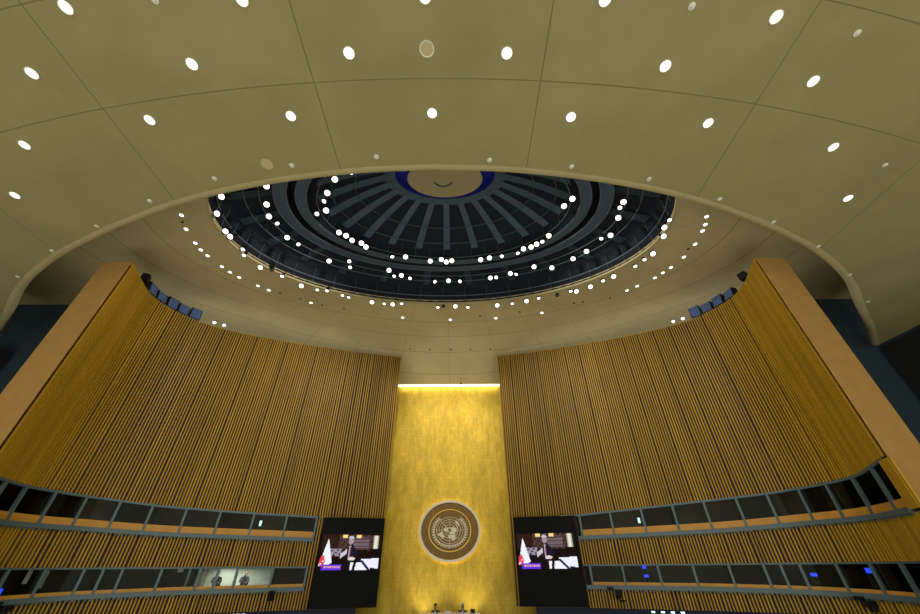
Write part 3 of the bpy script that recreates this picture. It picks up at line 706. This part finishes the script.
# ------------------------------------------------------------------ blue louvered units over the wall tops
def unit(side, x, y, ln, h, rz, label, blue=True, z=13.95, tilt=.35, name='stage_light_bank'):
    root = empty(name, (x, y, Z(z)), rz)
    mb = MB(); mb.hexa([(-ln/2, -.05, 0), (ln/2, -.05, 0), (ln/2, .5, .1), (-ln/2, .5, .1), (-ln/2, .12, h), (ln/2, .12, h), (ln/2, .5, h), (-ln/2, .5, h)]); mb.build('housing', M['dark'], root)
    if blue:
        mb = MB()
        for k in range(4):
            z0, z1 = h*(.06+.235*k), h*(.06+.235*k+.2); f = lambda q: -.05+.17*q/h-.03
            mb.hexa([(-ln/2+.05, f(z0), z0), (ln/2-.05, f(z0), z0), (ln/2-.05, f(z0)+.03, z0), (-ln/2+.05, f(z0)+.03, z0), (-ln/2+.05, f(z1), z1), (ln/2-.05, f(z1), z1), (ln/2-.05, f(z1)+.03, z1), (-ln/2+.05, f(z1)+.03, z1)])
        mb.build('louver', M['bluebox'], root)
    mb = MB(); mb.box((-ln*.35, .3, -.02), (.05, .05, .26)); mb.box((ln*.35, .3, -.02), (.05, .05, .26)); mb.build('stand', M['dark'], root)
    return tag(root, label, 'light bank', 'blue light banks above the timber wall')
for side, sn in ((-1, 'left'), (1, 'right')):
    ss = (14.5, 15.2, 15.9, 16.6, 17.3) if side < 0 else (14.3, 15.0, 15.75, 16.5)
    for i, s in enumerate(ss):
        x, y = at(s, side, .25); x2, y2 = at(s+.4, side, .25); x1, y1 = at(s-.4, side, .25)
        rz = atan2(y2-y1, x2-x1); 
        if side < 0: rz += pi
        # local -y must face the hall
        n = Vector((sin(rz), -cos(rz)))
        if n.dot(Vector((-x, 12-y))) < 0: rz += pi
        o = unit(side, x, y, .67, (.86, .74, .8, .7, .78)[i], rz, 'blue louvered light bank above the %s timber wall, %s from the wall end' % (sn, ordinal(len(ss)-i)))
    for j, s in enumerate((12.75, 13.35) if side < 0 else (12.9, 13.5)):
        x, y = at(s, side, .2)
        spot(x, y, Z(14.15), True, .11, (x*.2, 6, 3), '%s small bright spotlight just above the %s timber wall' % (('inner', 'outer')[j], sn), 'small spotlights on the timber wall tops')
    x, y = at(18.2 if side < 0 else 18.0, side, .3)
    root = empty('black_floodlight', (x, y, Z(13.85)), 0)
    mb = MB(); mb.box((0, 0, .6), (.34, .42, .45), rz=.4); mb.build('housing', M['dark'], root); mb = MB(); mb.tube([(0, 0, -.05), (0, 0, .42)], .04, 6); mb.box((0, 0, .2), (.5, .05, .05)); mb.build('post', M['dark'], root)
    tag(root, 'black floodlight on a post at the far end of the blue bank, %s timber wall' % sn, 'floodlight')

# small hanging microphone in front of the gold wall
root = empty('hanging_microphone', (.94, 28.3, Z(12.35)))
mb = MB(); mb.tube([(0, 0, .25), (0, 0, .95)], .02, 6); mb.build('cable', M['dark'], root)
mb = MB(); mb.lathe([(.01, 0), (.05, .02), (.06, .2), (.03, .28), (.01, .28)], 10); mb.build('capsule', M['dark'], root, smooth=True)
tag(root, 'small black microphone hanging at the top of the gold wall', 'microphone')

# ------------------------------------------------------------------ devices on the lower timber
def wall_device(side, s, z, kind, label):
    x, y = at(s, side, -.24); a = at(s-.2, side, 0); b = at(s+.2, side, 0); rz = atan2(b[1]-a[1], b[0]-a[0])
    n = Vector((sin(rz), -cos(rz)))
    if n.dot(Vector((-x, 10-y))) < 0: rz += pi
    if kind == 'speaker':
        root = empty('wall_loudspeaker', (x, y, Z(z)), rz)
        mb = MB(); mb.hexa([(-.2, -.16, -.3), (.2, -.16, -.3), (.14, .16, -.3), (-.14, .16, -.3), (-.2, -.16, .3), (.2, -.16, .3), (.14, .16, .3), (-.14, .16, .3)]); c = mb.build('cabinet', M['dark'], root)
        mb = MB(); mb.box((0, -.17, 0), (.34, .02, .54)); mb.build('grille', M['ledoff'], root)
        mb = MB(); mb.box((0, .2, .1), (.08, .14, .2)); mb.build('bracket', M['dark'], root)
    else:
        root = empty('wall_camera', (x, y, Z(z)), rz)
        mb = MB(); mb.box((0, 0, 0), (.3, .34, .2)); mb.lathe([(.11, -.2), (.13, -.1), (.13, .1)], 14, (0, 0, -.05)); mb.build('body', M['dark'], root)
        mb = MB(); mb.tube([(0, -.17, 0), (0, -.3, -.02)], .07, 12); mb.build('lens', M['dark'], root)
        mb = MB(); mb.tube([(0, 0, -.2), (0, 0, -.34), (.22, .1, -.36), (.25, .25, -.36)], .035, 6); mb.build('bracket', M['dark'], root)
        mb = MB(); mb.box((-.34, .05, .16), (.3, .22, .14)); mb.build('junction_box', M['dark'], root)
    if kind == 'speaker': root.scale = (.72, .8, .7)
    tag(root, label, 'loudspeaker' if kind == 'speaker' else 'camera')
wall_device(-1, 5.4, -1.14, 'speaker', 'small black loudspeaker below the lower windows near the screen')
wall_device(1, 5.4, -1.1, 'camera', 'black remote camera below the lower windows near the screen')
wall_device(-1, 15.9, -1.25, 'camera', 'black remote camera under the sill at the left end of the window rows')
wall_device(1, 15.75, -1.3, 'camera', 'black remote camera under the sill at the right end of the window rows')
# light tubes above the dark base
for side, lst in ((-1, (6.55, 6.8, 7.05, 7.3)), (1, (6.9, 7.35, 7.8, 8.25))):
    for i, s in enumerate(lst):
        x, y = at(s, side, .12); a = at(s-.1, side, 0); b = at(s+.1, side, 0)
        root = empty('strip_lamp', (x, y, Z(-1.86)), atan2(b[1]-a[1], b[0]-a[0]))
        mb = MB(); mb.box((0, 0, -.02), (.17, .06, .07)); mb.build('tube', M['litbar'], root)
        mb = MB(); mb.box((0, .03, .05), (.19, .1, .07)); mb.build('bracket', M['dark'], root)
        tag(root, 'short cool white strip lamp under the timber, %s from the gold wall, %s side' % (ordinal(i+1), 'left' if side < 0 else 'right'), 'strip lamp', 'strip lamps under the timber walls')

# ------------------------------------------------------------------ booth contents
def monitor(side, s, off, z, label, w=.36, h=.2):
    x, y = at(s, side, off); a = at(s-.1, side, 0); b = at(s+.1, side, 0); rz = atan2(b[1]-a[1], b[0]-a[0])
    n = Vector((sin(rz), -cos(rz)))
    if n.dot(Vector((-x, 10-y))) < 0: rz += pi
    root = empty('booth_monitor', (x, y, Z(z)), rz)
    mb = MB(); mb.box((0, .03, 0), (w+.04, .05, h+.04)); mb.box((0, .05, -h/2-.1), (.05, .05, .2)); mb.build('casing', M['dark'], root)
    mb = MB(); mb.box((0, -.003, 0), (w, .01, h)); mb.build('display', M['monblue'], root)
    tag(root, label, 'monitor', 'small blue monitors in the booths')
monitor(1, 7.0, .35, -.04, 'upper small blue glowing monitor behind the lower windows near the screen', .22, .13)
monitor(1, 7.0, .35, -.42, 'lower small blue glowing monitor behind the lower windows near the screen', .22, .12)
monitor(1, 14.1, .35, -.36, 'slanted small blue monitor behind the lower windows, middle of the curve', .25, .12)
monitor(1, 16.0, .35, -.2, 'bright blue monitor high behind the lower window near the wall end', .24, .18)
monitor(-1, 16.2, .35, -.7, 'blue monitor behind the lower window near the wall end, beside the white panels', .3, .2)
for i, (s, z, w, h, off) in enumerate(((10.05, -.02, .26, .18, .4), (15.5, -.22, .16, .5, .45), (15.0, -.33, .24, .62, .4))):
    x, y = at(s, -1, off); a = at(s-.1, -1, 0); b = at(s+.1, -1, 0)
    mb = MB(); mb.box((0, 0, 0), (w, .02, h))
    o = mb.build('notice_sheet' if i == 0 else 'white_panel', M['paper'], loc=(x, y, Z(z)), rot=(0, 0, atan2(b[1]-a[1], b[0]-a[0])))
    tag(o, ('small white sheet hung in a dark booth behind the lower windows', 'narrow pale panel standing inside a lower booth', 'wider pale panel standing beside the narrow one in a lower booth')[i], 'panel')

for side, s, sn in ((-1, 6.95, 'left'), (1, 7.35, 'right')):
    x, y = at(s, side, .5); a = at(s-.1, side, 0); c_ = at(s+.1, side, 0)
    root = empty('booth_lamp_and_fill', (x, y, Z(2.15)), atan2(c_[1]-a[1], c_[0]-a[0]))
    mb = MB(); mb.box((0, 0, 0), (.12, .05, .26)); mb.build('diffuser', M['litbar'], root)
    mb = MB(); mb.box((0, 0, .16), (.14, .07, .05)); mb.box((0, 0, .6), (.015, .015, .85)); mb.build('bracket', M['dark'], root)
    tag(root, 'small white lamp glowing in an upper booth on the %s side' % sn, 'lamp')

# ------------------------------------------------------------------ people (seated)
def skin_body(name, joints, edges, mat_, parent, levels=2):
    me = bpy.data.meshes.new(name); me.from_pydata([j[0] for j in joints], edges, [])
    me.materials.append(mat_); o = bpy.data.objects.new(name, me); COL.objects.link(o); o.parent = parent
    me.skin_vertices or me.attributes
    bpy.context.view_layer.objects.active = o
    o.modifiers.new('skin', 'SKIN'); o.modifiers.new('sub', 'SUBSURF').levels = levels; o.modifiers['sub'].render_levels = levels
    sv = me.skin_vertices[0].data
    for i, j in enumerate(joints): sv[i].radius = j[1] if isinstance(j[1], tuple) else (j[1], j[1]); sv[i].use_root = (i == 0)
    return o
def person(x, y, z, rz, cloth, hairmat, label, cap=None, shirt='shirt'):
    root = empty('person', (x, y, z), rz)       # z is the seat's floor
    J = [((0, 0, .50), (.16, .12)), ((0, .01, .72), (.15, .11)), ((0, .0, .95), (.17, .12)), ((0, 0, 1.08), (.09, .08)), ((0, -.01, 1.16), .055),
         ((.2, 0, 1.02), .06), ((.27, -.05, .80), .048), ((.2, -.28, .78), .038), ((-.2, 0, 1.02), .06), ((-.27, -.05, .80), .048), ((-.2, -.28, .78), .038),
         ((.1, -.05, .5), .09), ((.12, -.45, .5), .07), ((.12, -.47, .08), .045), ((-.1, -.05, .5), .09), ((-.12, -.45, .5), .07), ((-.12, -.47, .08), .045)]
    E = [(0, 1), (1, 2), (2, 3), (3, 4), (2, 5), (5, 6), (6, 7), (2, 8), (8, 9), (9, 10), (0, 11), (11, 12), (12, 13), (0, 14), (14, 15), (15, 16)]
    skin_body('body', J, E, cloth, root)
    mb = MB(); mb.lathe([(.01, -.125), (.045, -.12), (.066, -.08), (.078, -.02), (.082, .03), (.075, .08), (.05, .115), (.01, .125)], 16, (0, -.02, 1.27), sy=1.12)
    mb.lathe([(.01, -.02), (.014, 0), (.006, .035)], 8, (0, -.12, 1.26)); mb.box((-.083, -.01, 1.27), (.02, .04, .06)); mb.box((.083, -.01, 1.27), (.02, .04, .06))
    mb.box((0, -.108, 1.205), (.045, .01, .008)); mb.build('head', M['skin'], root, smooth=True)
    for sx in (-1, 1):
        mb = MB(); mb.lathe([(.001, -.012), (.012, 0), (.001, .012)], 8, (sx*.03, -.104, 1.285)); mb.build('eye', M['hair'], root)
    mb = MB(); mb.lathe([(.088, .0), (.092, .05), (.078, .1), (.045, .13), (.01, .138)], 16, (0, -.005, 1.285), sy=1.12); mb.build('hair' if not cap else 'head_cloth', hairmat, root, smooth=True)
    mb = MB(); mb.poly_prism([(-.05, .98+.12), (.05, 1.1), (0, .86)], -.135, -.11); mb.build('shirt_front', M[shirt], root)
    for sx in (-1, 1):
        hm = MB(); hm.box((sx*.2, -.34, .775), (.08, .1, .03))
        for f in range(4): hm.tube([(sx*.2-.03+.02*f, -.38, .775), (sx*.2-.03+.02*f, -.43-.01*(f in (1, 2)), .77), (sx*.2-.03+.02*f, -.455, .755)], .009, 6)
        hm.tube([(sx*.2-sx*.04, -.31, .775), (sx*.2-sx*.075, -.35, .77), (sx*.2-sx*.08, -.385, .765)], .01, 6); hm.build('hand', M['skin'], root)
    return tag(root, label, 'person')
def chair(x, y, z, rz, label):
    root = empty('office_chair', (x, y, z), rz)
    mb = MB(); mb.box((0, 0, .44), (.5, .48, .08)); mb.build('seat', M['leather'], root)
    mb = MB(); mb.box((0, .26, .78), (.46, .07, .6)); mb.build('backrest', M['leather'], root)
    mb = MB(); mb.tube([(0, 0, .08), (0, 0, .41)], .03, 8); mb.build('post', M['dark'], root)
    mb = MB()
    for k in range(5): a = 2*pi*k/5; mb.tube([(0, 0, .1), (.27*cos(a), .27*sin(a), .05)], .025, 6); mb.lathe([(.03, 0), (.035, .03), (.02, .06)], 8, (.27*cos(a), .27*sin(a), 0))
    mb.build('base', M['dark'], root)
    return tag(root, label, 'chair', 'leather chairs behind the dais desk')
DZ = 2.9
person(-.66, 27.25, DZ, 0, M['suitgrey'], M['hair'], 'dark-haired person in a charcoal suit seated behind the white dais desk')
person(.93, 27.25, DZ, 0, M['suitblue'], M['bluecap'], 'person in a blue suit with a light blue head covering seated at the dais desk', cap=True)
chair(-.66, 27.3, DZ, 0, 'leather chair under the charcoal-suited person at the dais'); chair(.93, 27.3, DZ, 0, 'leather chair under the blue-suited person at the dais')
root = empty('dais_desk', (.2, 26.5, DZ))
mb = MB(); mb.box((0, 0, 1.0), (3.4, .7, .06)); mb.build('desktop', M['marble'], root)
mb = MB(); mb.box((0, -.28, .485), (3.3, .08, .97)); mb.build('front_panel', M['green'], root)
for sx in (-1, 1): mb = MB(); mb.box((sx*1.6, .03, .485), (.1, .54, .97)); mb.build('side_panel', M['green'], root)
tag(root, 'long white-topped marble desk on the dais before the gold wall', 'desk')
def lamp_stand(x, lab):
    r_ = empty('desk_microphone', (x, 26.35, DZ+1.03)); mb = MB(); mb.lathe([(.05, 0), (.05, .015), (.01, .02)], 12); mb.build('base', M['dark'], r_)
    mb = MB(); mb.tube([(0, 0, .01), (0, .02, .12), (0, .1, .17)], .008, 6); mb.build('stem', M['dark'], r_); tag(r_, lab, 'microphone')
lamp_stand(-.45, 'thin black microphone on the desk before the charcoal-suited person'); lamp_stand(.7, 'thin black microphone on the desk before the blue-suited person')
r_ = empty('name_plate', (.1, 26.4, DZ+1.03)); mb = MB(); mb.poly_prism([(-.2, 0), (.2, 0), (.18, .1), (-.18, .1)], -.02, .02); mb.build('plate', M['white'], r_); tag(r_, 'small white plate on the middle of the dais desk', 'plate')
r_ = empty('desk_monitor', (1.5, 26.45, DZ+1.03)); mb = MB(); mb.box((0, 0, .1), (.26, .04, .16)); mb.box((0, .02, .01), (.14, .1, .02)); mb.build('casing', M['dark'], r_); mb = MB(); mb.box((0, .024, .1), (.22, .01, .12)); mb.build('display', M['ledoff'], r_); tag(r_, 'small dark monitor at the end of the dais desk', 'monitor')
# people in the lit booth
for s, cl, lab in ((7.05, 'suitgrey', 'person in dark clothes seated in the lit booth behind the lower windows'), (8.4, 'hair', 'partly hidden dark-haired person in the lit booth beside the paned divider')):
    x, y = at(s, -1, 1.35); a = at(s-.1, -1, 0); b = at(s+.1, -1, 0); rz = atan2(a[1]-b[1], a[0]-b[0])
    pp = person(x, y, Z(-1.25)-.0, rz, M[cl], M['hair'], lab, shirt='hair'); pp.scale = (.86, .86, .86)
    r_ = empty('booth_chair', (x, y, Z(-1.25)), rz); mb = MB(); mb.box((0, .02, .3), (.42, .42, .06)); mb.build('seat', M['dark'], r_); mb = MB(); mb.box((0, .22, .55), (.4, .05, .4)); mb.build('backrest', M['dark'], r_)
    mb = MB(); mb.tube([(0, 0, .0), (0, 0, .28)], .03, 8); mb.build('post', M['dark'], r_); tag(r_, 'dark chair in the lit booth under the %s' % ('person in dark clothes' if s < 7.5 else 'partly hidden person'), 'chair')

# ------------------------------------------------------------------ light
def spot_light(name, loc, tgt, power, ang=50, col=(1, .93, .8), size=.4, blend=.8):
    l = bpy.data.lights.new(name, 'SPOT'); l.energy = power; l.spot_size = radians(ang); l.spot_blend = blend; l.color = col; l.shadow_soft_size = size
    o = bpy.data.objects.new(name, l); COL.objects.link(o); o.location = (loc[0], loc[1], Z(loc[2]))
    d = Vector((tgt[0], tgt[1], Z(tgt[2])))-o.location; o.rotation_mode = 'QUATERNION'; o.rotation_quaternion = Vector((0, 0, -1)).rotation_difference(d); return o
def area_light(name, loc, tgt, power, sx, sy, col=(1, .93, .8)):
    l = bpy.data.lights.new(name, 'AREA'); l.shape = 'RECTANGLE'; l.size = sx; l.size_y = sy; l.energy = power; l.color = col
    o = bpy.data.objects.new(name, l); COL.objects.link(o); o.location = (loc[0], loc[1], Z(loc[2]))
    d = Vector((tgt[0], tgt[1], Z(tgt[2])))-o.location; o.rotation_mode = 'QUATERNION'; o.rotation_quaternion = Vector((0, 0, -1)).rotation_difference(d); return o
for sx in (-1, 1):
    spot_light('dome_spot_wood', (sx*3, 10, 16.3), (sx*16.5, 20.5, 8), 3300, 85)
    spot_light('dome_spot_wood_inner', (sx*2, 12, 16.3), (sx*9, 24, 5), 2300, 75)
    spot_light('dome_spot_gold', (sx*2.5, 19, 15.2), (sx*.5, 29, 6), 1300, 60, (1, .92, .7))
    spot_light('gold_uplight', (sx*1.6, 27.9, -2.9), (sx*1.2, 29, 1.6), 150, 100, (1, .92, .7), .1)
spot_light('ceiling_fill_spot', (0, 25.6, -2.0), (0, 28.3, 12.5), 1400, 38, (1, .93, .75), .3)  # added beam that brightens the ceiling and upper gold wall
for sx in (-1, 1):
    for s in (6.5, 10.5, 14.5, 18.2):
        p = at(s, sx, 1.0); q = at(s, sx, 2.4); area_light('booth_lamp_and_fill', (p[0], p[1], 2.4), (q[0], q[1], 1.6), 2.2, 2.5, .3)  # added unseen fill that lifts the dark booth interiors
        area_light('booth_fill_low', (p[0], p[1], 0.05), (q[0], q[1], -.8), .9, 2.5, .2, (.8, 1, .85))  # same added fill for the lower booths
area_light('cove_light', (0, 28.6, 12.7), (0, 28.95, 11), 60, 8.5, .15, (1, .93, .7))
x, y = at(7.5, -1, 1.3); area_light('booth_light', (x, y, .05), (x, y, -1), 50, 2.2, .8, (.95, 1, .95))

w = bpy.data.worlds.new('hall ambience'); SC.world = w; w.use_nodes = True
bg = w.node_tree.nodes['Background']; bg.inputs[0].default_value = (1.0, .96, .82, 1); bg.inputs[1].default_value = .95

# ------------------------------------------------------------------ camera
cam = bpy.data.cameras.new('camera'); cam.sensor_width = 36; cam.lens = 360/920*36; cam.clip_end = 500
co = bpy.data.objects.new('camera', cam); COL.objects.link(co)
th, ro = radians(35.9), radians(-.4)
right = Vector((cos(ro), -sin(th)*sin(ro), cos(th)*sin(ro))); up = Vector((-sin(ro), -sin(th)*cos(ro), cos(th)*cos(ro))); back = -Vector((0, cos(th), sin(th)))
m = Matrix((right, up, back)).transposed().to_4x4(); m.translation = Vector((.9, 0, H0)); co.matrix_world = m
SC.camera = co
SC.view_settings.view_transform = 'Standard'; SC.view_settings.look = 'None'; SC.view_settings.exposure = 0; SC.view_settings.gamma = 1
SC.view_settings.use_curve_mapping = False
